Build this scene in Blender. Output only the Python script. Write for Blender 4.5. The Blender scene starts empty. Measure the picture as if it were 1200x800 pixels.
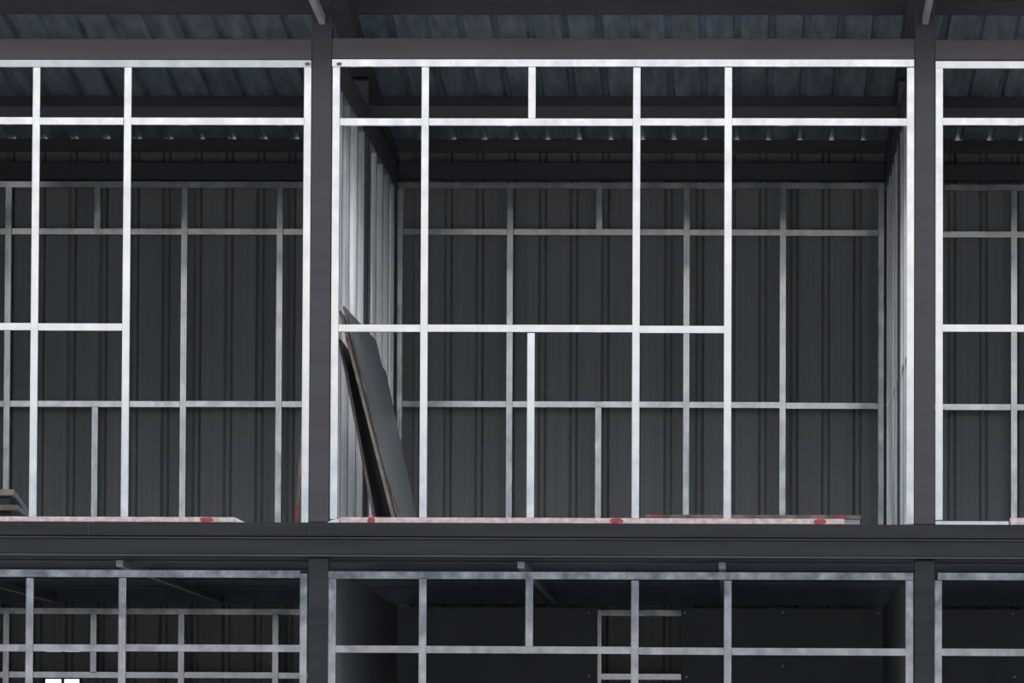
import bpy, bmesh, math, random
from mathutils import Vector, Matrix
random.seed(7)
scene = bpy.context.scene
C = bpy.context.scene.collection

# ------------------------------------------------------------------ camera
F = 8000.0                 # focal length in pixels of the 1200 px wide frame
S = 0.00565                # metres per pixel at the front plane of the building
D = F * S                  # distance camera - front plane (y = 0)
CAMZ = 1.68
VP = (860.0, 922.0)        # where lines running into the building vanish
ROLL = 0.0048
dx, dy = VP[0] - 600.0, -(VP[1] - 400.0)
cr, sr = math.cos(ROLL), math.sin(ROLL)
ux, uy = dx * cr - dy * sr, dx * sr + dy * cr
pitch = math.atan(-uy / F)
yaw = math.atan(ux / F * math.cos(pitch))
fwd = Vector((-math.sin(yaw) * math.cos(pitch), math.cos(yaw) * math.cos(pitch), math.sin(pitch)))
rt = Vector((math.cos(yaw), math.sin(yaw), 0))
up = rt.cross(fwd)
right = rt * cr + up * sr
upv = up * cr - rt * sr
CAM = Vector((0, -D, CAMZ))
cd = bpy.data.cameras.new('camera')
co = bpy.data.objects.new('camera', cd)
C.objects.link(co)
m = Matrix((right, upv, -fwd)).transposed().to_4x4()
m.translation = CAM
co.matrix_world = m
cd.sensor_width = 36.0
cd.lens = F / 1200.0 * 36.0
cd.clip_end = 1000
scene.camera = co


def P(px, py, Y=0.0):
    d = fwd * F + right * (px - 600.0) + upv * (400.0 - py)
    return CAM + d * ((Y + D) / d.y)


def X(px, Y=0.0, py=345):
    return P(px, py, Y).x


def Z(py, Y=0.0, px=600):
    return P(px, py, Y).z


REAR = 0.2 * D
MID = 0.1 * D


# --------------------------------------------------------------- materials
def new_mat(name):
    mt = bpy.data.materials.new(name)
    mt.use_nodes = True
    nt = mt.node_tree
    return mt, nt, nt.nodes['Principled BSDF']


def noise_mat(name, c1, c2, scale=(8, 8, 8), nscale=1.0, detail=6, metallic=0.0, rough=(0.4, 0.55), bump=0.0,
              lo=0.35, hi=0.65, spec=0.5, bscale=None, vary=None, broad=0.0):
    mt, nt, b = new_mat(name)
    tc = nt.nodes.new('ShaderNodeTexCoord')
    geo = nt.nodes.new('ShaderNodeNewGeometry')
    mp = nt.nodes.new('ShaderNodeMapping')
    mp.inputs['Scale'].default_value = scale
    nt.links.new(geo.outputs['Position'], mp.inputs['Vector'])
    n = nt.nodes.new('ShaderNodeTexNoise')
    n.inputs['Scale'].default_value = nscale
    n.inputs['Detail'].default_value = detail
    nt.links.new(mp.outputs[0], n.inputs['Vector'])
    r = nt.nodes.new('ShaderNodeValToRGB')
    r.color_ramp.elements[0].position = lo
    r.color_ramp.elements[0].color = (*c1, 1)
    r.color_ramp.elements[1].position = hi
    r.color_ramp.elements[1].color = (*c2, 1)
    nt.links.new(n.outputs['Fac'], r.inputs[0])
    if vary:
        oi = nt.nodes.new('ShaderNodeObjectInfo')
        vr = nt.nodes.new('ShaderNodeMapRange')
        vr.inputs['To Min'].default_value, vr.inputs['To Max'].default_value = vary
        nt.links.new(oi.outputs['Random'], vr.inputs['Value'])
        hs = nt.nodes.new('ShaderNodeHueSaturation')
        nt.links.new(vr.outputs[0], hs.inputs['Value'])
        nt.links.new(r.outputs[0], hs.inputs['Color'])
        nt.links.new(hs.outputs[0], b.inputs['Base Color'])
    else:
        nt.links.new(r.outputs[0], b.inputs['Base Color'])
    mr = nt.nodes.new('ShaderNodeMapRange')
    mr.inputs['From Min'].default_value = 0.3
    mr.inputs['From Max'].default_value = 0.7
    mr.inputs['To Min'].default_value = rough[0]
    mr.inputs['To Max'].default_value = rough[1]
    nt.links.new(n.outputs['Fac'], mr.inputs['Value'])
    nt.links.new(mr.outputs[0], b.inputs['Roughness'])
    b.inputs['Metallic'].default_value = metallic
    b.inputs['Specular IOR Level'].default_value = spec
    if broad:
        b2 = nt.nodes.new('ShaderNodeBsdfPrincipled')
        b2.inputs['Roughness'].default_value = 0.5
        b2.inputs['Metallic'].default_value = 0.8
        src = b.inputs['Base Color'].links[0].from_socket
        nt.links.new(src, b2.inputs['Base Color'])
        ms = nt.nodes.new('ShaderNodeMixShader')
        ms.inputs[0].default_value = broad
        nt.links.new(b.outputs[0], ms.inputs[1])
        nt.links.new(b2.outputs[0], ms.inputs[2])
        nt.links.new(ms.outputs[0], nt.nodes['Material Output'].inputs['Surface'])
    if bump:
        n2 = nt.nodes.new('ShaderNodeTexNoise')
        n2.inputs['Scale'].default_value = bscale or nscale
        n2.inputs['Detail'].default_value = 3
        nt.links.new(mp.outputs[0], n2.inputs['Vector'])
        bp = nt.nodes.new('ShaderNodeBump')
        bp.inputs['Strength'].default_value = bump
        bp.inputs['Distance'].default_value = 0.01
        nt.links.new(n2.outputs['Fac'], bp.inputs['Height'])
        nt.links.new(bp.outputs[0], b.inputs['Normal'])
    return mt


M = {}
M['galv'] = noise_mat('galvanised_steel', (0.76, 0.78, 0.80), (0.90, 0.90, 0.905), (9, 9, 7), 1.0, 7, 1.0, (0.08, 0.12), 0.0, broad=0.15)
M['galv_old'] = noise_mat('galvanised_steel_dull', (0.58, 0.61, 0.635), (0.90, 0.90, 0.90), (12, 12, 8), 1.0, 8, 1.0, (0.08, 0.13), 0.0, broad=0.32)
M['galv_low'] = noise_mat('galvanised_steel_shaded', (0.38, 0.39, 0.42), (0.66, 0.66, 0.69), (10, 10, 8), 1.0, 8, 1.0, (0.05, 0.08), 0.0, broad=0.05)  # darker copy of the galvanised steel, ground-storey shade put into its colour
M['joist'] = noise_mat('grey_primed_joist', (0.30, 0.30, 0.31), (0.42, 0.42, 0.42), (6, 2, 6), 1.0, 5, 0.3, (0.5, 0.6))
M['galv_side'] = noise_mat('galvanised_steel_side', (0.62, 0.67, 0.70), (0.90, 0.91, 0.92), (11, 11, 0.6), 1.0, 5, 1.0, (0.14, 0.24), 0.0, vary=(0.6, 1.0), broad=0.25)
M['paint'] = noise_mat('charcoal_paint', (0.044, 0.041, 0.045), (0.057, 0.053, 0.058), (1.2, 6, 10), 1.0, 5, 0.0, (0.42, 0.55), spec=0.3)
M['beam'] = noise_mat('charcoal_paint_lit_copy', (0.086, 0.078, 0.085), (0.108, 0.098, 0.106), (1.2, 6, 10), 1.0, 5, 0.0, (0.45, 0.6), spec=0.3)  # charcoal paint lightened, missing fill light put into its colour
M['paint_dark_shade'] = noise_mat('dark_shaded_paint', (0.019, 0.020, 0.023), (0.031, 0.031, 0.034), (1.0, 6, 14), 1.0, 6, 0.0, (0.4, 0.55), spec=0.15)  # dark paint; carries the ground-storey shade on columns and edge beam
M['cladding'] = noise_mat('charcoal_cladding', (0.31, 0.31, 0.315), (0.36, 0.355, 0.355), (38, 1, 0.35), 1.0, 3, 0.0, (0.5, 0.6))
M['roof'] = noise_mat('weathered_galvanised_sheet', (0.20, 0.26, 0.31), (0.60, 0.72, 0.82), (12, 1.0, 5), 1.3, 9, 0.25, (0.35, 0.55), 0.05, 0.3, 0.75)
M['deck'] = noise_mat('deck_underside', (0.10, 0.11, 0.14), (0.15, 0.16, 0.19), (2, 2, 2), 1.0, 4, 0.0, (0.5, 0.7))
M['ply'] = noise_mat('film_faced_board', (0.24, 0.265, 0.285), (0.34, 0.375, 0.40), (3, 1, 2), 1.0, 7, 0.0, (0.28, 0.4))
M['ply_edge'] = noise_mat('raw_board_edge', (0.10, 0.075, 0.06), (0.26, 0.205, 0.17), (9, 9, 9), 1.0, 5, 0.0, (0.7, 0.8))
M['cement'] = noise_mat('pinkish_board', (0.44, 0.35, 0.34), (0.66, 0.58, 0.55), (22, 6, 30), 1.0, 6, 0.0, (0.7, 0.8))
M['red'] = noise_mat('red_spray_paint', (0.26, 0.02, 0.03), (0.42, 0.05, 0.06), (30, 30, 30), 1.0, 3, 0.0, (0.5, 0.6))
M['lining'] = noise_mat('dark_lining_board', (0.23, 0.23, 0.24), (0.27, 0.27, 0.275), (2, 2, 1), 1.0, 4, 0.0, (0.55, 0.7))
M['slab'] = noise_mat('raw_floor_surface', (0.48, 0.47, 0.46), (0.60, 0.59, 0.57), (2, 2, 2), 1.0, 6, 0.0, (0.7, 0.9))
M['screw'] = noise_mat('zinc_screw', (0.5, 0.5, 0.5), (0.7, 0.7, 0.7), (30, 30, 30), 1.0, 2, 0.8, (0.3, 0.4))
M['ground'] = noise_mat('gravel_yard', (0.40, 0.39, 0.38), (0.56, 0.55, 0.53), (1.5, 1.5, 1.5), 2.0, 9, 0.0, (0.8, 0.95), 0.3)
M['rust'] = noise_mat('rusty_weld', (0.22, 0.12, 0.08), (0.35, 0.24, 0.18), (40, 40, 40), 1.0, 4, 0.3, (0.6, 0.8))


# ----------------------------------------------------------------- helpers
def link(name, bm, mats, parent=None):
    me = bpy.data.meshes.new(name)
    bmesh.ops.recalc_face_normals(bm, faces=bm.faces)
    bm.to_mesh(me)
    bm.free()
    for k in (mats if isinstance(mats, (list, tuple)) else [mats]):
        me.materials.append(M[k])
    o = bpy.data.objects.new(name, me)
    C.objects.link(o)
    if parent is not None:
        o.parent = parent
        o.matrix_parent_inverse = Matrix.Identity(4)
        o.location = -world_loc(parent)
    return o


def world_loc(o):
    v = Vector(o.location)
    while o.parent is not None:
        o = o.parent
        v += Vector(o.location)
    return v


def tag(o, label=None, cat=None, group=None, kind=None):
    if label:
        o['label'] = label
    if cat:
        o['category'] = cat
        o['kind'] = 'thing'
    if group:
        o['group'] = group
    if kind:
        o['kind'] = kind
    return o


def empty(name, loc, label, cat, group=None):
    o = bpy.data.objects.new(name, None)
    C.objects.link(o)
    o.location = loc
    return tag(o, label, cat, group)


def box(bm, x0, x1, y0, y1, z0, z1, bev=0.0, mi=0):
    vs = [bm.verts.new((x, y, z)) for x in (x0, x1) for y in (y0, y1) for z in (z0, z1)]
    q = [(0, 1, 3, 2), (4, 6, 7, 5), (0, 4, 5, 1), (2, 3, 7, 6), (0, 2, 6, 4), (1, 5, 7, 3)]
    fs = [bm.faces.new([vs[i] for i in f]) for f in q]
    for f in fs:
        f.material_index = mi
    if bev:
        es = list({e for f in fs for e in f.edges})
        bmesh.ops.bevel(bm, geom=es, offset=bev, segments=2, profile=0.5, affect='EDGES')
    return fs


def extrude_profile(bm, pts, fn, a, b, mi=0, closed=True):
    """pts: (u, v) polygon; fn(u, v, w) -> xyz; from w=a to w=b"""
    A = [bm.verts.new(fn(u, v, a)) for u, v in pts]
    B = [bm.verts.new(fn(u, v, b)) for u, v in pts]
    n = len(pts)
    for i in range(n if closed else n - 1):
        j = (i + 1) % n
        f = bm.faces.new((A[i], A[j], B[j], B[i]))
        f.material_index = mi
    if closed:
        bm.faces.new(A).material_index = mi
        bm.faces.new(B).material_index = mi


def c_profile(w, d, t=0.003, lip=0.012, groove=True):
    h = w / 2
    g = w * 0.17
    c = 0.0012
    if not groove:
        return [(-h + c, 0), (h - c, 0), (h, c), (h, d), (h - lip, d), (h - lip, d - t), (h - t, d - t), (h - t, 2 * t),
                (-h + t, 2 * t), (-h + t, d - t), (-h + lip, d - t), (-h + lip, d), (-h, d), (-h, c)]
    return [(-h + c, 0), (-g - .0018, 0), (-g, .0002), (-g + .0018, 0), (g - .0018, 0), (g, .0002), (g + .0018, 0),
            (h - c, 0), (h, c), (h, d), (h - lip, d), (h - lip, d - t), (h - t, d - t), (h - t, 2 * t),
            (-h + t, 2 * t), (-h + t, d - t), (-h + lip, d - t), (-h + lip, d), (-h, d), (-h, c)]


SW = 0.0490   # visible stud width


def stud(parent, xc, Y, z0, z1, mat, w=SW, d=0.05, lean=0.0, name='stud', label=None, tilt=0.0):
    bm = bmesh.new()
    zc = (z0 + z1) / 2
    extrude_profile(bm, c_profile(w, d), lambda u, v, q: (xc + u + lean * (q - zc), Y + v + tilt * (q - zc) + tilt * 0, q), z0, z1)
    o = link(name, bm, mat, parent)
    if label:
        o['label'] = label
    return o


def rail(parent, x0, x1, Y, zc, mat, w=SW, d=0.05, sag=0.0, name='rail', label=None, tilt=0.0):
    bm = bmesh.new()
    xc = (x0 + x1) / 2
    ct, st = math.cos(tilt), math.sin(tilt)
    extrude_profile(bm, c_profile(w, d, groove=False), lambda u, v, q: (q, Y + v * ct - u * st, zc + u * ct + v * st + sag * (q - xc)), x0, x1)
    o = link(name, bm, mat, parent)
    if label:
        o['label'] = label
    return o


def hbox(name, x0, x1, y0, y1, z0, z1, mat, label, cat, group=None, bev=0.006):
    bm = bmesh.new()
    box(bm, x0, x1, y0, y1, z0, z1, bev)
    return tag(link(name, bm, mat), label, cat, group)


def i_beam_x(bm, x0, x1, y0, z0, z1, fl, tw=0.008, tf=0.012):
    """H section running along x, web standing, flanges fl deep starting at y0"""
    yc = y0 + fl / 2
    pts = [(y0, z0), (y0 + fl, z0), (y0 + fl, z0 + tf), (yc + tw, z0 + tf), (yc + tw, z1 - tf), (y0 + fl, z1 - tf),
           (y0 + fl, z1), (y0, z1), (y0, z1 - tf), (yc - tw, z1 - tf), (yc - tw, z0 + tf), (y0, z0 + tf)]
    extrude_profile(bm, pts, lambda u, v, q: (q, u, v), x0, x1)


# -------------------------------------------------------------- key levels
BAY = 708.4
cxL, cxR = X(375.4), X(1083.7)
bw = cxR - cxL
CW = 0.134                                   # column side
colx = {'left': cxL, 'right': cxR}
xEndL, xEndR = cxL - bw, cxR + bw
zFloor = Z(613.0)
zBeamT, zBeamB = Z(45.0), Z(69.0)
roof_k = 0.0756
zr0 = Z(163.0, 8.95)


def zroof(y):
    return zr0 + (8.95 - y) * roof_k


def rbot(y):
    return max(zroof(y) - 0.30, zBeamT + 0.002)



def rib_profile(x0, x1, pitch, top, base, phase=0.0):
    """list of (x, h): pans at 0, ribs raised to 1"""
    pts = [(x0, 0)]
    x = x0 + phase
    while x < x1 - pitch:
        pts += [(x - base / 2, 0), (x - top / 2, 1), (x + top / 2, 1), (x + base / 2, 0)]
        x += pitch
    pts.append((x1, 0))
    return pts


# ------------------------------------------------------------------- shell
def sheet(name, fn, pts, rows, th, mat):
    """pts (x,h) profile; rows list of v; fn(x,h,v)->xyz ; thick th in h direction"""
    bm = bmesh.new()
    for k in range(len(rows) - 1):
        lo = [(x, h) for x, h in pts]
        A = [bm.verts.new(fn(x, h * 1.0, rows[k], 0)) for x, h in lo]
        B = [bm.verts.new(fn(x, h * 1.0, rows[k + 1], 0)) for x, h in lo]
        A2 = [bm.verts.new(fn(x, h * 1.0, rows[k], th)) for x, h in lo]
        B2 = [bm.verts.new(fn(x, h * 1.0, rows[k + 1], th)) for x, h in lo]
        n = len(lo)
        for i in range(n - 1):
            bm.faces.new((A[i], A[i + 1], B[i + 1], B[i]))
            bm.faces.new((A2[i], B2[i], B2[i + 1], A2[i + 1]))
            bm.faces.new((A[i], A2[i], A2[i + 1], A[i + 1]))
            bm.faces.new((B[i], B[i + 1], B2[i + 1], B2[i]))
        bm.faces.new((A[0], B[0], B2[0], A2[0]))
        bm.faces.new((A[-1], A2[-1], B2[-1], B[-1]))
    return tag(link(name, bm, mat), kind='structure')


WALLY = REAR + 0.20
# rib centres on the rear wall: one at px 85 in the photograph, pitch 250 mm
rib0 = X(84.5, WALLY)
pitch = 0.2515
nleft = int((rib0 - xEndL) / pitch) - 0
phase = rib0 - nleft * pitch - xEndL
wall_pts = rib_profile(xEndL, xEndR, pitch, 0.028, 0.072, phase)


def wall_fn(x, h, v, t):
    return (x, WALLY + h * 0.045 + t, v)


sheet('wall_rear_upper', wall_fn, wall_pts, [zFloor - 0.10, zroof(WALLY) - 0.004], 0.002, 'cladding')
# lower rear wall with a window hole in the left bay
wx0, wx1 = X(50, WALLY, 795), X(96, WALLY, 795)
wz1 = Z(792.5, WALLY, 75)
wz0 = wz1 - 0.9


def clip(pts, a, b):
    out = []
    for (xa, ha), (xb, hb) in zip(pts, pts[1:]):
        for t in (a, b):
            if xa < t < xb:
                pass
        if xb <= a or xa >= b:
            continue
        l, r = max(xa, a), min(xb, b)
        f = lambda q: ha + (hb - ha) * (q - xa) / (xb - xa) if xb > xa else ha
        if not out or abs(out[-1][0] - l) > 1e-6:
            out.append((l, f(l)))
        out.append((r, f(r)))
    return out


def join_into(dst, src):
    bm = bmesh.new()
    bm.from_mesh(dst.data)
    bm.from_mesh(src.data)
    bm.to_mesh(dst.data)
    bm.free()
    bpy.data.objects.remove(src)


wl = sheet('wall_rear_lower', wall_fn, clip(wall_pts, xEndL, wx0), [0.0, zFloor - 0.12], 0.002, 'cladding')
join_into(wl, sheet('tmp', wall_fn, clip(wall_pts, wx1, xEndR), [0.0, zFloor - 0.12], 0.002, 'cladding'))
join_into(wl, sheet('tmp', wall_fn, clip(wall_pts, wx0, wx1), [0.0, wz0], 0.002, 'cladding'))
join_into(wl, sheet('tmp', wall_fn, clip(wall_pts, wx0, wx1), [wz1, zFloor - 0.12], 0.002, 'cladding'))
# window frame in the hole
bm = bmesh.new()
fw = 0.02
box(bm, wx0, wx1, WALLY - 0.01, WALLY + 0.05, wz1 - fw, wz1)
box(bm, wx0, wx1, WALLY - 0.01, WALLY + 0.05, wz0, wz0 + fw)
box(bm, wx0, wx0 + fw, WALLY - 0.01, WALLY + 0.05, wz0 + fw, wz1 - fw)
box(bm, wx1 - fw, wx1, WALLY - 0.01, WALLY + 0.05, wz0 + fw, wz1 - fw)
xm = X(73.5, WALLY, 796)
box(bm, xm - 0.01, xm + 0.01, WALLY - 0.01, WALLY + 0.05, wz0 + fw, wz1 - fw)
tag(link('window_1', bm, 'paint_dark_shade'), kind='structure')

# roof sheet
roof_pitch = 0.2515
roof0 = X(88.0, 8.95, 161)
nl = int((roof0 - xEndL) / roof_pitch)
roof_pts = rib_profile(xEndL, xEndR, roof_pitch, 0.032, 0.064, roof0 - nl * roof_pitch - xEndL)
sheet('roof', lambda x, h, v, t: (x, v, zroof(v) + h * 0.042 + t), roof_pts, [-1.35, WALLY + 0.12], 0.002, 'roof')

# upper floor deck
bm = bmesh.new()
fs = box(bm, xEndL, xEndR, 0.0, WALLY - 0.01, zFloor - 0.03, zFloor)
for f in fs:
    f.material_index = 1 if f.calc_center_median().z > zFloor - 0.001 else 0
tag(link('floor', bm, ['deck', 'slab']), kind='structure')
bm = bmesh.new()
box(bm, xEndL, xEndR, 0.6, WALLY - 0.01, 0.0, 0.006)
tag(link('floor_ground_storey', bm, 'slab'), kind='structure')
bm = bmesh.new()
box(bm, -60, 60, -70, 60, -0.3, 0.0)
tag(link('ground', bm, 'ground'), kind='structure')
for nm, x in (('wall_left', xEndL - 0.1), ('wall_right', xEndR)):
    bm = bmesh.new()
    prof = [(0.0, 0.0), (WALLY, 0.0), (WALLY, zroof(WALLY) - 0.01), (0.0, zroof(0) - 0.01)]
    extrude_profile(bm, prof, lambda u, v, q: (q, u, v), x, x + 0.1)
    tag(link(nm, bm, 'cladding'), kind='structure')

# ----------------------------------------------------------------- columns
rows = {'front': 0.0, 'mid': MID, 'rear': REAR + 0.054}
col_label = {
    ('left', 'front'): 'charcoal steel column at the facade, left of the bay with the leaning sheets',
    ('right', 'front'): 'charcoal steel column at the facade, right of the bay with the leaning sheets',
    ('left', 'mid'): 'dark steel column halfway back among the studs of the left side partition',
    ('right', 'mid'): 'dark steel column halfway back among the studs of the right side partition',
    ('left', 'rear'): 'dark steel column in the back left corner of the middle bay',
    ('right', 'rear'): 'dark steel column in the back right corner of the middle bay'}
for side, cx in colx.items():
    for rname, y in rows.items():
        e = empty('steel_column', (cx, y + CW / 2, zFloor), col_label[(side, rname)], 'column', 'charcoal steel columns of the upper storey')
        bm = bmesh.new()
        ztop = min(rbot(y + CW), rbot(y)) - 0.013
        mt_ = 'paint' if rname == 'front' else 'beam'
        box(bm, cx - CW / 2, cx + CW / 2, y, y + CW, zFloor + 0.001, ztop, 0.007)
        link('shaft', bm, mt_, e)
        bm = bmesh.new()
        box(bm, cx - CW / 2 - .001, cx + CW / 2 + .001, y - 0.001, y + CW + .001, ztop, ztop + 0.012, 0.002)
        link('cap_plate', bm, 'paint_dark_shade', e)
    e = empty('steel_column', (cx, CW / 2, 0), 'shade-darkened steel column of the ground storey, under the floor edge, below the %s upper column' % side, 'column',
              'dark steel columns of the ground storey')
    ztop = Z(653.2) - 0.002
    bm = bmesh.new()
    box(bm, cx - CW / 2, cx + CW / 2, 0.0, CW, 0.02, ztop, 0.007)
    link('shaft', bm, 'paint_dark_shade', e)  # shade of the ground storey is put into this darker colour
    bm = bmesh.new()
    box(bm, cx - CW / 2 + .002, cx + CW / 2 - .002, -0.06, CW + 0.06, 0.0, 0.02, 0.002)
    link('base_plate', bm, 'paint_dark_shade', e)

bays = {'left': (xEndL + CW / 2, cxL - CW / 2), 'middle': (cxL + CW / 2, cxR - CW / 2), 'right': (cxR + CW / 2, xEndR - CW / 2)}
bay_phrase = {'left': 'left bay', 'middle': 'middle bay', 'right': 'right bay'}
bb = {'left': (45.2, 69.4), 'middle': (44.7, 68.8), 'right': (46.3, 70.0)}
bpx = {'left': 180, 'middle': 730, 'right': 1150}
for b, (x0, x1) in bays.items():
    t_, b_ = Z(bb[b][0], 0, bpx[b]), Z(bb[b][1], 0, bpx[b])
    for rname, y in rows.items():
        where = {'front': 'across the top of the %s front, above the bright stud frame' % b,
                 'mid': 'across the upper %s bay, halfway back' % b,
                 'rear': 'across the upper %s bay, against the ribbed rear wall' % b}[rname]
        y = min(y, REAR)
        bm = bmesh.new()
        box(bm, x0, x1, y + 0.006, y + 0.12, b_, t_, 0.005)
        tag(link('steel_beam', bm, 'beam'), 'charcoal steel beam ' + where, 'beam', 'charcoal beams spanning the bays')

# depth beams along the column lines, rafters, brackets
zsb = Z(85.0, 0.0, 388)
for side, cx in colx.items():
    for a, b, part in ((CW + .003, MID - .003, 'front half'), (MID + CW + .003, REAR - .003, 'rear half')):
        bm = bmesh.new()
        box(bm, cx - CW / 2, cx + CW / 2, a, b, zsb, zBeamT - 0.01, 0.004)
        tag(link('side_beam', bm, 'beam'), 'dark beam over the %s partition studs, %s' % (side, part), 'beam', 'dark beams running from front to back')
    bm = bmesh.new()
    prof = [(-1.18, zroof(-1.18) - 0.107), (REAR + CW, zroof(REAR + CW) - 0.107)] + [(u, rbot(u)) for u in (REAR + CW, 8.5, 8, 7.5, 7, 6.5, 6, 5.5, 5, 4, 0, -1.18)]
    extrude_profile(bm, prof, lambda u, v, q: (q, u, v), cx - 0.066, cx + 0.066)
    tag(link('rafter', bm, 'beam'), 'sloping dark rafter above the %s column, under the ribbed roof' % side, 'rafter', 'sloping rafters under the roof')
    # bracket arm coming out of the column towards the eave
    e = empty('eave_bracket', (cx, 0, Z(26, 0, 376)), 'slim grey arm projecting outward near the top of the %s column' % side, 'bracket',
              'slim arms projecting from the column tops')
    bm = bmesh.new()
    px = 377.8 if side == 'left' else 1084.4
    zb = Z(23.5, 0, px)
    bx = P(px, 25, 0).x
    prof = [(-0.001, zb - 0.03), (-0.001, zb + 0.03), (-1.245, zb + 0.06), (-1.245, zb)]
    extrude_profile(bm, prof, lambda u, v, q: (q, u, v), bx - 0.019, bx + 0.019)
    link('arm', bm, 'joist', e)
    bm = bmesh.new()
    box(bm, bx - 0.035, bx + 0.035, -0.008, -0.001, zb - 0.05, zb + 0.05, 0.002)
    link('fixing_plate', bm, 'paint', e)
    bm = bmesh.new()
    box(bm, bx - 0.02, bx + 0.02, -1.24, -1.20, zb + 0.06, zroof(-1.22) - 0.11, 0.002)
    link('hanger', bm, 'paint', e)

# unseen board added under the eave to shade the beams and rear studs
e = empty('eave_shade_board', ((cxL + cxR) / 2, -1.32, Z(4)), 'unseen dark board added under the projecting eave to shade the bays behind', 'fascia')
bm = bmesh.new()
box(bm, xEndL, xEndR, -1.34, -1.305, Z(4), zroof(-1.3) - 0.01, 0.003)
link('board', bm, 'paint', e)
bm = bmesh.new()
box(bm, xEndL, xEndR, -1.305, -1.25, Z(4), Z(4) + 0.05, 0.003)
link('bottom_lip', bm, 'paint', e)

# purlins (Z / C sections along x)
pl = {3.1: 'dark roof purlin across the top edge of the view, above the front beams', 7.0: 'dark roof purlin seen just above the middle cross beams',
      8.95: 'dark roof purlin at the rear wall head, where the roof ribs end',}
for y, lab in pl.items():
    bm = bmesh.new()
    zt = zroof(y + 0.025) - 0.002
    w, d, t = 0.10, 0.05, 0.004
    prof = [(0, 0), (0, -w), (d, -w), (d, -w + 0.015), (d - t, -w + 0.015), (d - t, -w + t), (t, -w + t), (t, -t), (d, -t), (d, 0)]
    extrude_profile(bm, prof, lambda u, v, q: (q, y + u, zt + v), xEndL, xEndR)
    tag(link('roof_purlin', bm, 'beam'), lab, 'purlin', 'dark purlins under the roof sheets')

# --------------------------------------------------- floor edge and joists
yf = -0.03
e = empty('floor_edge_beam', (0, yf, Z(653)), 'long dark two-tier steel beam along the edge of the upper floor', 'beam')
bm = bmesh.new()
box(bm, xEndL, xEndR, yf, 0.12, Z(629.2), zFloor, 0.004)
link('top_channel', bm, 'paint_dark_shade', e)
bm = bmesh.new()
box(bm, xEndL, xEndR, yf + 0.02, 0.10, Z(631.5), Z(629.2))
link('joint_gap', bm, 'paint_dark_shade', e)
bm = bmesh.new()
zb, zt = Z(653.2), Z(630.8)
prof = [(yf - 0.012, zt), (yf - 0.012, zt - 0.008), (yf - 0.004, zt - 0.014), (yf - 0.004, zb + 0.02), (yf - 0.016, zb + 0.012),
        (yf - 0.016, zb), (0.10, zb), (0.10, zt)]
extrude_profile(bm, prof, lambda u, v, q: (q, u, v), xEndL, xEndR)
link('lower_channel', bm, 'paint_dark_shade', e)
for za, zb2, lab in ((631.9, 630.6, 'painted highlight where the two tiers meet'), (653.0, 650.8, 'painted highlight along the lower lip')):
    bm = bmesh.new()
    box(bm, xEndL, xEndR, yf - 0.019, yf - 0.010, Z(za), Z(zb2), 0.0008)  # lighter strips painted in as edge highlights
    link('flange_highlight', bm, 'paint', e)['label'] = lab
for px in (103.5, 363, 1092):
    bm = bmesh.new()
    xx = X(px, yf, 640)
    box(bm, xx - 0.002, xx + 0.002, yf - 0.003, yf + 0.0, Z(629.2), zFloor - 0.006)
    link('weld_seam', bm, 'paint', e)

zjb = Z(664.5)
third = bw / 3
jl = {cxL - 2 * third: 'grey floor joist at the left edge, seen through the lower left frame',
      cxL - third: 'grey floor joist crossing the lower left bay, first to the left of the column',
      cxL + third: 'grey floor joist under the middle bay, nearer the left column',
      cxL + 2 * third: 'grey floor joist under the middle bay, nearer the right column'}
for x, lab in jl.items():
    bm = bmesh.new()
    z1 = zFloor - 0.035
    w = 0.045
    prof = [(-w / 2, zjb), (w / 2, zjb), (w / 2, zjb + .043), (-w / 2, zjb + .043)]
    extrude_profile(bm, prof, lambda u, v, q: (x + u, q, v), 0.16, REAR - 0.02)
    tag(link('floor_joist', bm, 'joist'), lab, 'joist', 'grey joists under the upper floor')  # floor joists slung beneath the cross beams
cross = [(0.6, 'dark cross beam close behind the edge beam under the upper floor'), (2.4, 'dark cross beam a quarter of the way back under the upper floor'),
         (MID + 0.3, 'dark cross beam halfway back under the upper floor'), (6.7, 'dark cross beam three quarters back under the upper floor')]
for y, lab in cross:
    bm = bmesh.new()
    zz = zjb + 0.045
    i_beam_x(bm, xEndL, xEndR, y, zz, zFloor - 0.032, 0.06, 0.004, 0.008)
    tag(link('cross_beam', bm, 'deck'), lab, 'beam', 'cross beams under the upper floor')


bm = bmesh.new()
box(bm, xEndL, xEndR, REAR + 0.004, REAR + 0.13, Z(665.5), zFloor - 0.032, 0.004)
tag(link('rear_edge_beam', bm, 'deck'), 'deep dark beam along the rear wall at the head of the ground storey', 'beam')


# ------------------------------------------------------------- stud frames
BOARDS = [(-200, 275, Z(605.3, -.001, 140)), (397.5, 989.5, Z(606.7, -.001, 690)), (1184, 1420, Z(606.5, -.001, 1190))]      # (px0, px1, top z) of the floor boards the studs stand on


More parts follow.
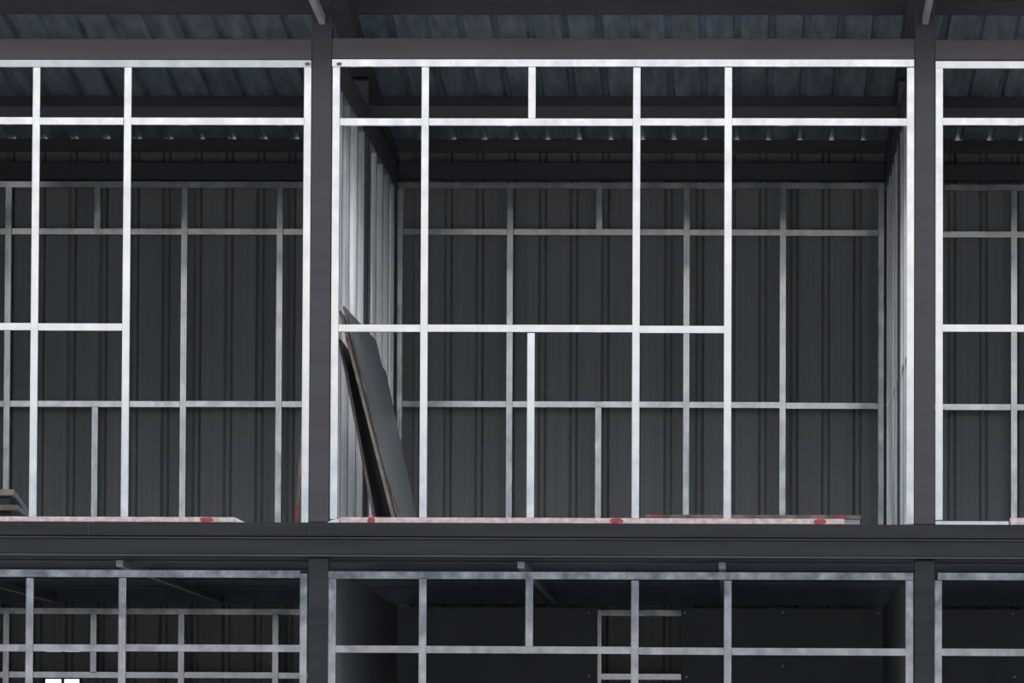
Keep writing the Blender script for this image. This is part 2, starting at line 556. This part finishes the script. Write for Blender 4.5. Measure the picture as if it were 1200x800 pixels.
def frame(label, group, Y, posts, rails, mat, name='stud_wall_frame', ref=(600, 610)):
    """posts: (px, py_ref, py_top, py_bottom[, tilt]); rails: (py, px_left, px_right, px_ref[, tilt])"""
    p0 = P(ref[0], ref[1], Y)
    e = empty(name, p0, label, 'wall frame', group)
    for p in posts:
        x = X(p[0], Y, p[1])
        zlow = Z(p[3], Y, p[0])
        if Y < 0.1 and 600 < p[3] < 640:
            zlow = max(zlow, zFloor + 0.001)
            for (a, b, zt_) in BOARDS:
                if a < p[0] < b:
                    zlow = zt_ + 0.0012
        stud(e, x, Y, zlow, Z(p[2], Y, p[0]), mat if len(p) < 5 else p[4])
    for r in rails:
        xa, xb = X(r[1], Y, r[0]), X(r[2], Y, r[0])
        track = r[0] == 612.2
        rail(e, xa, xb, Y, zFloor + 0.0135 if track else Z(r[0], Y, r[3]), mat, w=0.025 if track else SW, tilt=(r[4] if len(r) > 4 else 0.0), sag=(r[5] if len(r) > 5 else 0.0), name='rail')
    return e


h = 4.35   # half stud width in px at the front
hr = 3.65  # at the rear
GF = 'bright galvanised stud frames at the facade'
# upper front, left bay
frame('bright galvanised stud frame filling the upper left bay front, running off the left edge', GF, 0.004,
      [(40.5, 345, 79, 606.5), (147.8, 345, 79, 606.5), (358.9, 345, 79, 612.6)],
      [(74.4, -60, 364.5, 180, 0.03), (141.3, -60, 40.7 + h * -0 - 2.2, 20), (141.8, 46.8, 144.6, 100), (142.0, 153.4, 356.6, 250),
       (382.4, -60, 35.8, 20), (382.9, 44.6, 143.0, 95)], 'galv', ref=(180, 612))
# upper front, middle bay
frame('bright galvanised stud frame across the front of the upper middle bay with the leaning sheets', GF, 0.004,
      [(392.4, 345, 78.5, 608), (497.0, 345, 78.5, 607), (623.4, 105, 78.5, 138.4), (621.8, 500, 390, 607), (745.4, 345, 79, 607), (852.9, 345, 79, 607),
       (1066.9, 345, 79.3, 613.4)],
      [(73.7, 389.3, 1071.2, 730, 0, 0.001), (142.7, 398.4, 494.0, 445), (142.9, 502.8, 741.6, 620), (142.8, 750.3, 849.5, 800), (142.7, 858.0, 1062.8, 960),
       (384.3, 396.8, 492.4, 445), (384.6, 501.2, 740.9, 620), (385.8, 749.6, 848.5, 800)], 'galv', ref=(730, 612))
# upper front, right bay
frame('bright galvanised stud frame at the upper right edge, with a pale bottom track', GF, 0.004,
      [(1100.6, 345, 80.2, 609), (1205, 345, 80, 609)],
      [(75.8, 1096.6, 1500, 1150, 0.02), (142.3, 1105.2, 1200, 1150), (384.3, 1104.8, 1200, 1150), (612.2, 1096.4, 1182, 1140)], 'galv', ref=(1150, 612))
# rusty weld specks where the top rails meet the columns
for px in (360.5, 397.5):
    bm = bmesh.new()
    p = P(px, 73.5, 0)
    bmesh.ops.create_icosphere(bm, subdivisions=2, radius=0.015, matrix=Matrix.Translation((p.x, 0.003, p.z - .008)) @ Matrix.Diagonal((1.3, 0.5, 0.8, 1)))
    par = [o for o in C.objects if o.name.startswith('stud_wall_frame')][0 if px < 376 else 1]
    link('weld_spot', bm, 'rust', par)

GL = 'galvanised stud frames of the ground storey'
frame('shade-toned galvanised stud frame of the ground storey, left of the left column', GL, 0.004,
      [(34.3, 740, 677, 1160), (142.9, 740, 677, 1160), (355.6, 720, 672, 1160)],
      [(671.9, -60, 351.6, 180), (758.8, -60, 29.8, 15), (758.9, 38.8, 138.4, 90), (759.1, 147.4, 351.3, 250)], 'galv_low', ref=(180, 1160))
frame('shade-toned galvanised stud frame of the ground storey, between the two columns', GL, 0.004,
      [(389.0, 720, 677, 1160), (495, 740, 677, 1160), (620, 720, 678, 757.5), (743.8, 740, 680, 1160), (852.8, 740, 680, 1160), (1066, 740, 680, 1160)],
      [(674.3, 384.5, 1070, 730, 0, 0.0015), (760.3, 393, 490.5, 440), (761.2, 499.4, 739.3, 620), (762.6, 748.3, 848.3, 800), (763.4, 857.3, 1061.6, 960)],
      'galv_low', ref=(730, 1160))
frame('shade-toned galvanised stud frame of the ground storey at the right edge', GL, 0.004,
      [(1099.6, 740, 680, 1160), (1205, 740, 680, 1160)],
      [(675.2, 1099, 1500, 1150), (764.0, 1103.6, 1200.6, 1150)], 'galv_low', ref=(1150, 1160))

GR = 'galvanised stud frames along the rear wall'
zr_ = 668
frame('thin galvanised stud frame in front of the ribbed rear wall, upper left bay', GR, REAR,
      [(9.0, 345, 219, zr_), (114.0, 240, 219, 267.6), (110.6, 550, 476, zr_), (215.4, 345, 219, zr_), (327.3, 345, 219, zr_)],
      [(216.2, -40, 372, 180), (271.0, -40, 6.4, 0), (271.0, 14, 212.6, 110), (271.2, 220, 324.5, 270), (271.4, 332, 372, 350),
       (472.9, -40, 3.8, 0), (473.1, 11.6, 210.6, 110), (473.2, 218.2, 322.8, 270), (473.4, 330.4, 372, 350)], 'galv_old', ref=(180, 660))
frame('thin galvanised stud frame in front of the ribbed rear wall, upper middle bay', GR, REAR,
      [(468.6, 345, 220, zr_), (597.4, 345, 220, zr_), (702.3, 240, 220, 268.2), (700.9, 550, 476.5, zr_), (804.5, 345, 220.5, zr_), (917.4, 345, 221, zr_),
       (1032.6, 345, 221, zr_)],
      [(217.4, 465.5, 1036.3, 750, 0, 0.001), (271.4, 473, 594.9, 530), (271.8, 602.2, 801.2, 700), (272.3, 808.4, 914, 860), (272.7, 921, 1028.9, 975),
       (473.2, 471.5, 593, 530), (473.7, 600.5, 800.6, 700), (474.3, 807.8, 913.7, 860), (475.3, 921, 1028.9, 975)], 'galv_old', ref=(750, 660))
frame('thin galvanised stud frame in front of the ribbed rear wall, upper right bay', GR, REAR,
      [(1062, 345, 222, zr_), (1188.4, 345, 222, zr_)],
      [(219.6, 1058, 1330, 1150), (274.6, 1066, 1184.8, 1150), (476.8, 1066, 1184.4, 1150), (274.8, 1192, 1290, 1200), (477, 1192, 1290, 1200)], 'galv_old', ref=(1150, 660))
frame('dim stud frame in front of the rear wall, ground storey left bay', GR, REAR,
      [(7.0, 750, 719, 1120), (109.4, 750, 719, 788), (212.3, 750, 719, 1120), (322.7, 750, 719, 1120)],
      [(716.1, -40, 372, 180), (790.4, -40, 3.2, 0), (790.4, 10.6, 208.6, 100), (790.8, 216, 319, 260), (791.4, 326.4, 372, 350)], 'galv_old', ref=(180, 1120))
frame('dim stud frame behind the dark lining boards, seen only in the lower middle opening', GR, REAR,
      [(701.2, 750, 721, 1120), (804.8, 750, 721, 1120), (597, 750, 721, 1120), (917.4, 750, 721, 1120), (1032, 750, 721, 1120), (468, 750, 721, 1120)],
      [(717.9, 465.5, 1036, 750), (792.7, 704.9, 801.1, 750)], 'galv_old', ref=(750, 1120))


# side partitions (studs seen one behind the other)
ys = [0.4, 1.3, 2.2, 3.15, 4.1, 4.95, 5.75, 6.7, 7.6, 8.45]
for side, cx in colx.items():
    e = empty('partition_frame', (cx, CW, zFloor), 'galvanised stud partition running back from the %s column' % side, 'wall frame',
              'stud partitions running front to back')
    sgn = 1 if side == 'left' else -1
    face = cx + sgn * (CW / 2 - 0.003)
    xc = face - sgn * 0.0475
    for k, y in enumerate(ys):
        # open channels, two side by side where sheets meet
        stud(e, xc, y, zFloor, zsb, 'galv_side', w=0.095, d=0.06)
    zm = Z(388, 0, 376)
    for a, b in zip(ys, ys[1:]):
        if a + .06 < MID < b:
            continue
        bm = bmesh.new()
        box(bm, face - sgn * 0.06, face - sgn * 0.01, a + 0.06, b, zm - 0.02, zm + 0.02, 0.002)
        link('noggin', bm, 'galv_old', e)
    for a, b in ((CW + .002, MID - .002), (MID + CW + .002, REAR - .002)):
        pass

# ----------------------------------------------- lining of the lower middle bay
zc_lo = Z(712, REAR - .02, 750)


def lining(name, x0, x1, y0, y1, z0, z1, label, screws=(), group='dark lining boards of the ground storey', facing='y'):
    e = empty(name, ((x0 + x1) / 2, (y0 + y1) / 2, z0), label, 'wall board', group)
    bm = bmesh.new()
    box(bm, x0, x1, y0, y1, z0, z1, 0.0015)
    link('board', bm, 'lining', e)
    for (px, py) in screws:
        bm = bmesh.new()
        p = P(px, py, y0)
        bmesh.ops.create_cone(bm, cap_ends=True, segments=10, radius1=0.010, radius2=0.007, depth=0.004,
                              matrix=Matrix.Translation((p.x, y0 - 0.002, p.z)) @ Matrix.Rotation(math.pi / 2, 4, 'X'))
        link('screw', bm, 'screw', e)
    return e


YL = REAR - 0.016
xo0, xo1 = X(700.2, YL, 750), X(798.2, YL, 750)
xin0, xin1 = cxL + CW / 2 + 0.016, cxR - CW / 2 - 0.016
lining('lining_board', xin0, xo0, YL, YL + 0.012, 0.0, zc_lo, 'dark lining board on the back wall, left of the opening in the lower middle bay', [(690, 718), (690, 792)])
lining('lining_board', xo1, xin1, YL, YL + 0.012, 0.0, zc_lo, 'dark lining board on the back wall, right of the opening in the lower middle bay',
       [(802.5, 718), (804.5, 793), (917.5, 717.5), (917.5, 780), (1029, 718.5)])
lining('lining_board', X(1070, YL, 750), xEndR - 0.1, YL, YL + 0.012, 0.0, zc_lo, 'dark lining board closing the back of the lower right bay', [(1187, 719), (1189, 793)])
zl = Z(677, 0, 392)
yseam = 3.9
lining('lining_board', cxL + CW / 2 + 0.002, cxL + CW / 2 + 0.014, 0.14, yseam - 0.004, 0.0, zjb - 0.02, 'dark side lining board right behind the left facade column, ground storey')
lining('lining_board', cxL + CW / 2 + 0.002, cxL + CW / 2 + 0.014, yseam + 0.004, YL - 0.002, 0.0, zjb - 0.02, 'dark side lining board on the left side of the lower middle bay, farther back')
lining('lining_board', cxR - CW / 2 - 0.014, cxR - CW / 2 - 0.002, 0.14, YL - 0.002, 0.0, zjb - 0.02, 'dark side lining board on the right side of the lower middle bay')
bm = bmesh.new()
# slim reveal strip on the left edge of the opening
box(bm, xo0, xo0 + 0.008, YL - 0.004, YL - 0.0005, 0.007, Z(719, YL, 700), 0.001)
tag(link('edge_trim', bm, 'galv_old'), 'thin pale strip down the left edge of the lower middle opening', 'trim')


# ------------------------------------------------------------ loose boards
def slab(bm, corners, n, th, mi=0, mi_edge=1):
    """corners: 4 Vectors of the face; thickened by th along n"""
    A = [bm.verts.new(c) for c in corners]
    B = [bm.verts.new(Vector(c) + n * th) for c in corners]
    bm.faces.new(A).material_index = mi
    bm.faces.new(B[::-1]).material_index = mi
    k = len(A)
    for i in range(k):
        j = (i + 1) % k
        bm.faces.new((A[i], B[i], B[j], A[j])).material_index = mi_edge


# floor planks lying at the edge under the studs
def plank(name, px0, px1, pt, pb, depth, label, reds=(), cut=0.0, Y=-0.001, group='pinkish boards lying along the floor edge', refpx=None):
    refpx = refpx or (px0 + px1) / 2
    x0, x1 = X(px0, Y, 609), X(px1, Y, 609)
    z0, z1 = zFloor + 0.0005, Z(pt, Y, refpx)
    bm = bmesh.new()
    box(bm, x0, x1, Y, Y + depth, z0, z1, 0.003)
    for (ra, rb) in reds:
        xa, xb = X(ra, Y, 609), X(rb, Y, 609)
        n = 10
        cx_, hw, hz = (xa + xb) / 2, (xb - xa) / 2, (z1 - z0) * 0.48
        vs = []
        for k in range(n):
            a = 2 * math.pi * k / n
            r = 1 + 0.12 * random.uniform(-1, 1)
            vs.append(bm.verts.new((cx_ + hw * r * math.copysign(abs(math.cos(a)) ** .6, math.cos(a)), Y - 0.0006, (z0 + z1) / 2 + min(1, r) * hz * math.copysign(abs(math.sin(a)) ** .6, math.sin(a)))))
        bm.faces.new(vs).material_index = 1
    return tag(link(name, bm, ['cement', 'red']), label, 'board', group)


plank('floor_board', -200, 275, 605.3, 612.7, 0.2, 'long pinkish board on the upper left floor edge, red mark near its right end', [(233.5, 250.5)], refpx=140)
plank('floor_board', 397.5, 989.5, 606.7, 613, 0.2, 'long pinkish board on the floor edge of the upper middle bay, with three red marks',
      [(430, 440), (714, 730), (953, 968)], refpx=690)
plank('floor_board', 1184, 1420, 606.5, 613, 0.2, 'pinkish board end on the floor at the right edge, beyond the pale track', [], refpx=1190)
# torn pale end piece of the left board
bm = bmesh.new()
xa, xb = X(275.3, 0, 609), X(287, 0, 611)
prof = [(xa, zFloor + .001), (xb, zFloor + .001), (xa, Z(606, 0, 276))]
extrude_profile(bm, prof, lambda u, v, q: (u, q, v), 0.0, 0.2)
tag(link('board_offcut', bm, 'galv_old'), 'small pale wedge-shaped offcut at the right end of the upper left floor board', 'offcut')
bm = bmesh.new()
xa, xb = X(383.5, -.01, 611), X(397, -.01, 611)
prof = [(xa, zFloor + .001), (xb, zFloor + .001), (xb, Z(607.5, 0, 390)), (X(388, 0, 610), Z(609.5, 0, 390))]
extrude_profile(bm, prof, lambda u, v, q: (u, q, v), -0.012, -0.001)
tag(link('foot_plate', bm, 'galv'), 'pale bent plate at the foot of the stud right of the left column', 'plate')

# boards stacked on the floor behind the middle bay plank
Yb = 1.0


def floor_sheet(px0, px1, pt, pb, Y0, Y1, label, reds=(), group='dark boards stacked flat on the upper middle floor'):
    bm = bmesh.new()
    x0, x1 = X(px0, Y0, 606), X(px1, Y0, 606)
    z1, z0 = Z(pt, Y0, 880), Z(pb, Y0, 880)
    box(bm, x0, x1, Y0, Y1, z0, z1, 0.002)
    for f in bm.faces:
        f.material_index = 0 if abs(f.normal.z) > .7 else 1
    for ra, rb in reds:
        fs = box(bm, X(ra, Y0, 606), X(rb, Y0, 606), Y0 - 0.0012, Y0 - 0.0002, z0 + .002, z1 - .002, 0, 2)
    return tag(link('flat_board', bm, ['ply', 'ply_edge', 'red']), label, 'board', group)


zfl = Z(613.0) 
# supporting lower stack then the visible top one
bm = bmesh.new()
zA = Z(607.5, Yb, 880)
box(bm, X(770, Yb, 606), X(1008, Yb, 606), Yb + 0.02, Yb + 1.1, zFloor + 0.001, zA, 0.002)
tag(link('flat_board', bm, ['ply', 'ply_edge', 'red']), 'thick dark board flat on the upper middle floor, under the red-marked one', 'board', 'dark boards stacked flat on the upper middle floor')
floor_sheet(755, 1009, 603.0, 607.4, Yb, Yb + 1.2, 'dark board with faint red marks, top of the flat stack in the upper middle bay', [(764, 776), (979, 989)])

# leaning sheets in the middle bay
nrm = Vector((-1, 0, -0.25)).normalized()


def hit(px, co_, n):
    # where the sight line through a photo point meets a plane
    d = P(px[0], px[1], 0.0) - CAM
    return CAM + d * ((co_ - CAM).dot(n) / d.dot(n))


def leaning(front_top, front_bot, Yf, top_back, bot_back, Yk, th, label, reds=(), shift=None):
    global sheet_plane
    if shift is None:
        ft = P(front_top[0], front_top[1], Yf)
        n = (P(front_bot[0], front_bot[1], Yf) - ft).cross(P(bot_back[0], bot_back[1], Yk) - ft).normalized()
        if n.x > 0:
            n = -n
        c0 = ft
        sheet_plane = (c0, n)
    else:
        n = sheet_plane[1]
        c0 = sheet_plane[0] + n * shift
    ft, fb, bt, bb_ = (hit(q, c0, n) for q in (front_top, front_bot, top_back, bot_back))
    fb = ft + (fb - ft) * ((zFloor + 0.001 - ft.z) / (fb.z - ft.z))
    bb_ = bt + (bb_ - bt) * ((zFloor + 0.001 - bt.z) / (bb_.z - bt.z))
    bm = bmesh.new()
    slab(bm, [ft, fb, bb_, bt], n, th)
    marks = []
    for (a, b, on_face) in reds:
        pa, pb = ft + (fb - ft) * a, ft + (fb - ft) * b
        if on_face:
            d = (bt - ft).normalized() * 0.22
            off = -n * 0.0008
            vs = [pa + off, pb + off, pb + d + off, pa + d * 0.8 + off]
        else:
            off = Vector((0, -0.0015, 0))
            vs = [pa + off, pb + off, pb + n * th + off, pa + n * th + off]
        marks.append(vs)
    o = tag(link('leaning_sheet', bm, ['ply', 'ply_edge', 'red']), label, 'sheet', 'dark sheets leaning on the left partition of the middle bay')
    for vs in marks:
        bm = bmesh.new()
        bm.faces.new([bm.verts.new(v) for v in vs])
        link('paint_mark', bm, 'red', o)['label'] = 'red paint mark'
    return o


leaning((403.4, 358.5), (467.5, 607), 0.50, (441.0, 399), (486, 600), 3.4, 0.013,
        'large grey sheet leaning left in the upper middle bay, nearest the right of the three', [(0.04, 0.10, True), (0.87, 0.94, True)])
leaning((399.6, 364.0), (462.0, 607), 0.52, (452.2, 435), (487.3, 600), 4.4, 0.015,
        'dark sheet sandwiched between two others leaning in the upper middle bay', [(0.12, 0.15, False)], shift=0.019)
leaning((399.6, 397.0), (440.5, 607), 0.54, (422.0, 430), (459, 607), 2.9, 0.019,
        'brown-edged leaning sheet closest to the left partition of the middle bay', [(0.92, 0.985, False)])

# leaning board in the left bay, next to the left column
ft, fb = P(354.5, 480, 1.0), P(346.5, 600, 1.0)
t = (zFloor + 0.001 - ft.z) / (fb.z - ft.z)
fb = ft + (fb - ft) * t
bm = bmesh.new()
A = [ft, fb, fb + Vector((0.0, 1.2, 0)), ft + Vector((0.0, 1.2, 0))]
slab(bm, A, Vector((1, 0, 0.1)).normalized(), 0.022, 0, 1)
pa, pb = ft + (fb - ft) * 0.80, ft + (fb - ft) * 0.93
off = Vector((0, -0.0015, 0))
bm.faces.new([bm.verts.new(v) for v in (pa + off, pb + off, pb + off + Vector((0.022, 0, 0)), pa + off + Vector((0.022, 0, 0)))]).material_index = 2
tag(link('leaning_board', bm, ['ply', 'ply_edge', 'red']), 'brown board with a red mark leaning beside the left column, in the upper left bay', 'board')


# tilted sheets at the left edge
def tilted(pt, pb, pxr, drop, Y0, Y1, label):
    x1 = X(pxr, Y0, pt)
    x0 = max(x1 - 2.4, xEndL + 0.05)
    za, zb_ = Z(pt, Y0, 10), Z(pb, Y0, 10)
    th = za - zb_
    bm = bmesh.new()
    pr = [(Y0, za), (Y1, za - drop), (Y1, za - drop - th), (Y0, zb_)]
    extrude_profile(bm, pr, lambda u, v, q: (q, u, v), x0, x1)
    bm.normal_update()
    for f in bm.faces:
        f.material_index = 1 if abs(f.normal.y) > .9 else 0
    return tag(link('tilted_board', bm, ['ply', 'ply_edge', 'red']), label, 'board', 'tilted boards at the left edge of the upper floor')


tilted(573.2, 580.0, 16.5, 0.10, 0.25, 1.25, 'dark board with a brown edge, upper of two tilted boards at the left edge')
tilted(591.4, 597.4, 20.5, 0.035, 0.22, 1.25, 'pale-edged board, lower of two tilted boards at the left edge')
for y, a, b, lab in ((0.30, Z(591.5, .22, 10) + .001, Z(580, .25, 10) - 0.016, 'dark spacer block between the two tilted boards at the left edge'),
                     (0.30, zFloor + .001, Z(597.4, .22, 10) - .009, 'dark spacer block under the lower tilted board at the left edge')):
    bm = bmesh.new()
    box(bm, X(-60, y, 590), X(12, y, 590), y, y + 0.07, a, b, 0.002)
    tag(link('timber_block', bm, 'paint_dark_shade'), lab, 'block')

# ------------------------------------------------------------------- world
w = bpy.data.worlds.new('sky')
scene.world = w
w.use_nodes = True
nt = w.node_tree
bg = nt.nodes['Background']
tc = nt.nodes.new('ShaderNodeTexCoord')
sp = nt.nodes.new('ShaderNodeSeparateXYZ')
nt.links.new(tc.outputs['Generated'], sp.inputs[0])


def sky_ramp(stops, zmax):
    mr = nt.nodes.new('ShaderNodeMapRange')
    mr.inputs['From Min'].default_value = 0.0
    mr.inputs['From Max'].default_value = zmax
    nt.links.new(sp.outputs['Z'], mr.inputs['Value'])
    rp = nt.nodes.new('ShaderNodeValToRGB')
    e = rp.color_ramp.elements
    while len(e) < len(stops):
        e.new(0.5)
    for el, (z, c) in zip(e, stops):
        el.position = min(1.0, z / zmax)
    for el, (z, c) in zip(e, stops):
        el.color = (*c, 1)
    nt.links.new(mr.outputs[0], rp.inputs[0])
    return rp


front = sky_ramp([(0.0, (0.22, 0.23, 0.25)), (0.016, (0.75, 0.75, 0.79)), (0.0205, (0.75, 0.75, 0.79)), (0.026, (0.12, 0.125, 0.14)), (0.033, (0.11, 0.12, 0.14)),
                  (0.0385, (0.33, 0.49, 0.61)), (0.050, (0.58, 0.72, 0.83)), (0.062, (1.15, 1.05, 0.97)), (0.090, (0.88, 0.87, 0.88)), (0.13, (0.95, 0.95, 0.98)),
                  (0.17, (3.5, 3.6, 3.9)), (0.36, (3.5, 3.6, 3.9)), (0.44, (0.6, 0.65, 0.72)), (0.6, (0.45, 0.5, 0.58))], 0.6)
back = sky_ramp([(0.0, (1.6, 2.0, 2.1)), (0.03, (1.2, 1.4, 1.5)), (0.06, (0.35, 0.38, 0.42)), (0.6, (0.40, 0.45, 0.55))], 0.6)
my = nt.nodes.new('ShaderNodeMapRange')
my.interpolation_type = 'SMOOTHSTEP'
my.inputs['From Min'].default_value = -0.35
my.inputs['From Max'].default_value = 0.25
nt.links.new(sp.outputs['Y'], my.inputs['Value'])
side = sky_ramp([(0.0, (1.0, 1.0, 1.0)), (0.15, (1.3, 1.3, 1.32)), (0.17, (3.0, 3.1, 3.35)), (0.36, (3.0, 3.1, 3.35)), (0.44, (0.6, 0.65, 0.72)), (0.6, (0.45, 0.5, 0.58))], 0.6)
ab = nt.nodes.new('ShaderNodeMath')
ab.operation = 'ABSOLUTE'
nt.links.new(sp.outputs['X'], ab.inputs[0])
sx = nt.nodes.new('ShaderNodeMapRange')
sx.interpolation_type = 'SMOOTHSTEP'
sx.inputs['From Min'].default_value = 0.16
sx.inputs['From Max'].default_value = 0.40
nt.links.new(ab.outputs[0], sx.inputs['Value'])
m0 = nt.nodes.new('ShaderNodeMix')
m0.data_type = 'RGBA'
nt.links.new(sx.outputs[0], m0.inputs['Factor'])
nt.links.new(front.outputs[0], m0.inputs[6])
nt.links.new(side.outputs[0], m0.inputs[7])
mx = nt.nodes.new('ShaderNodeMix')
mx.data_type = 'RGBA'
nt.links.new(my.outputs[0], mx.inputs['Factor'])
nt.links.new(m0.outputs[2], mx.inputs[6])
nt.links.new(back.outputs[0], mx.inputs[7])
nt.links.new(mx.outputs[2], bg.inputs[0])
bg.inputs[1].default_value = 1.0

sl = bpy.data.lights.new('sun', 'SUN')
sl.energy = 4.5
sl.angle = 0.02
sl.color = (1.0, 0.95, 0.88)
so = bpy.data.objects.new('sun', sl)
C.objects.link(so)
so.rotation_euler = (math.radians(-42), 0, math.radians(25))

scene.view_settings.view_transform = 'Standard'
scene.view_settings.look = 'None'
scene.view_settings.gamma = 1.0
scene.view_settings.exposure = 0.0
scene.view_settings.use_curve_mapping = False
scene.cycles.max_bounces = 8
scene.cycles.diffuse_bounces = 5
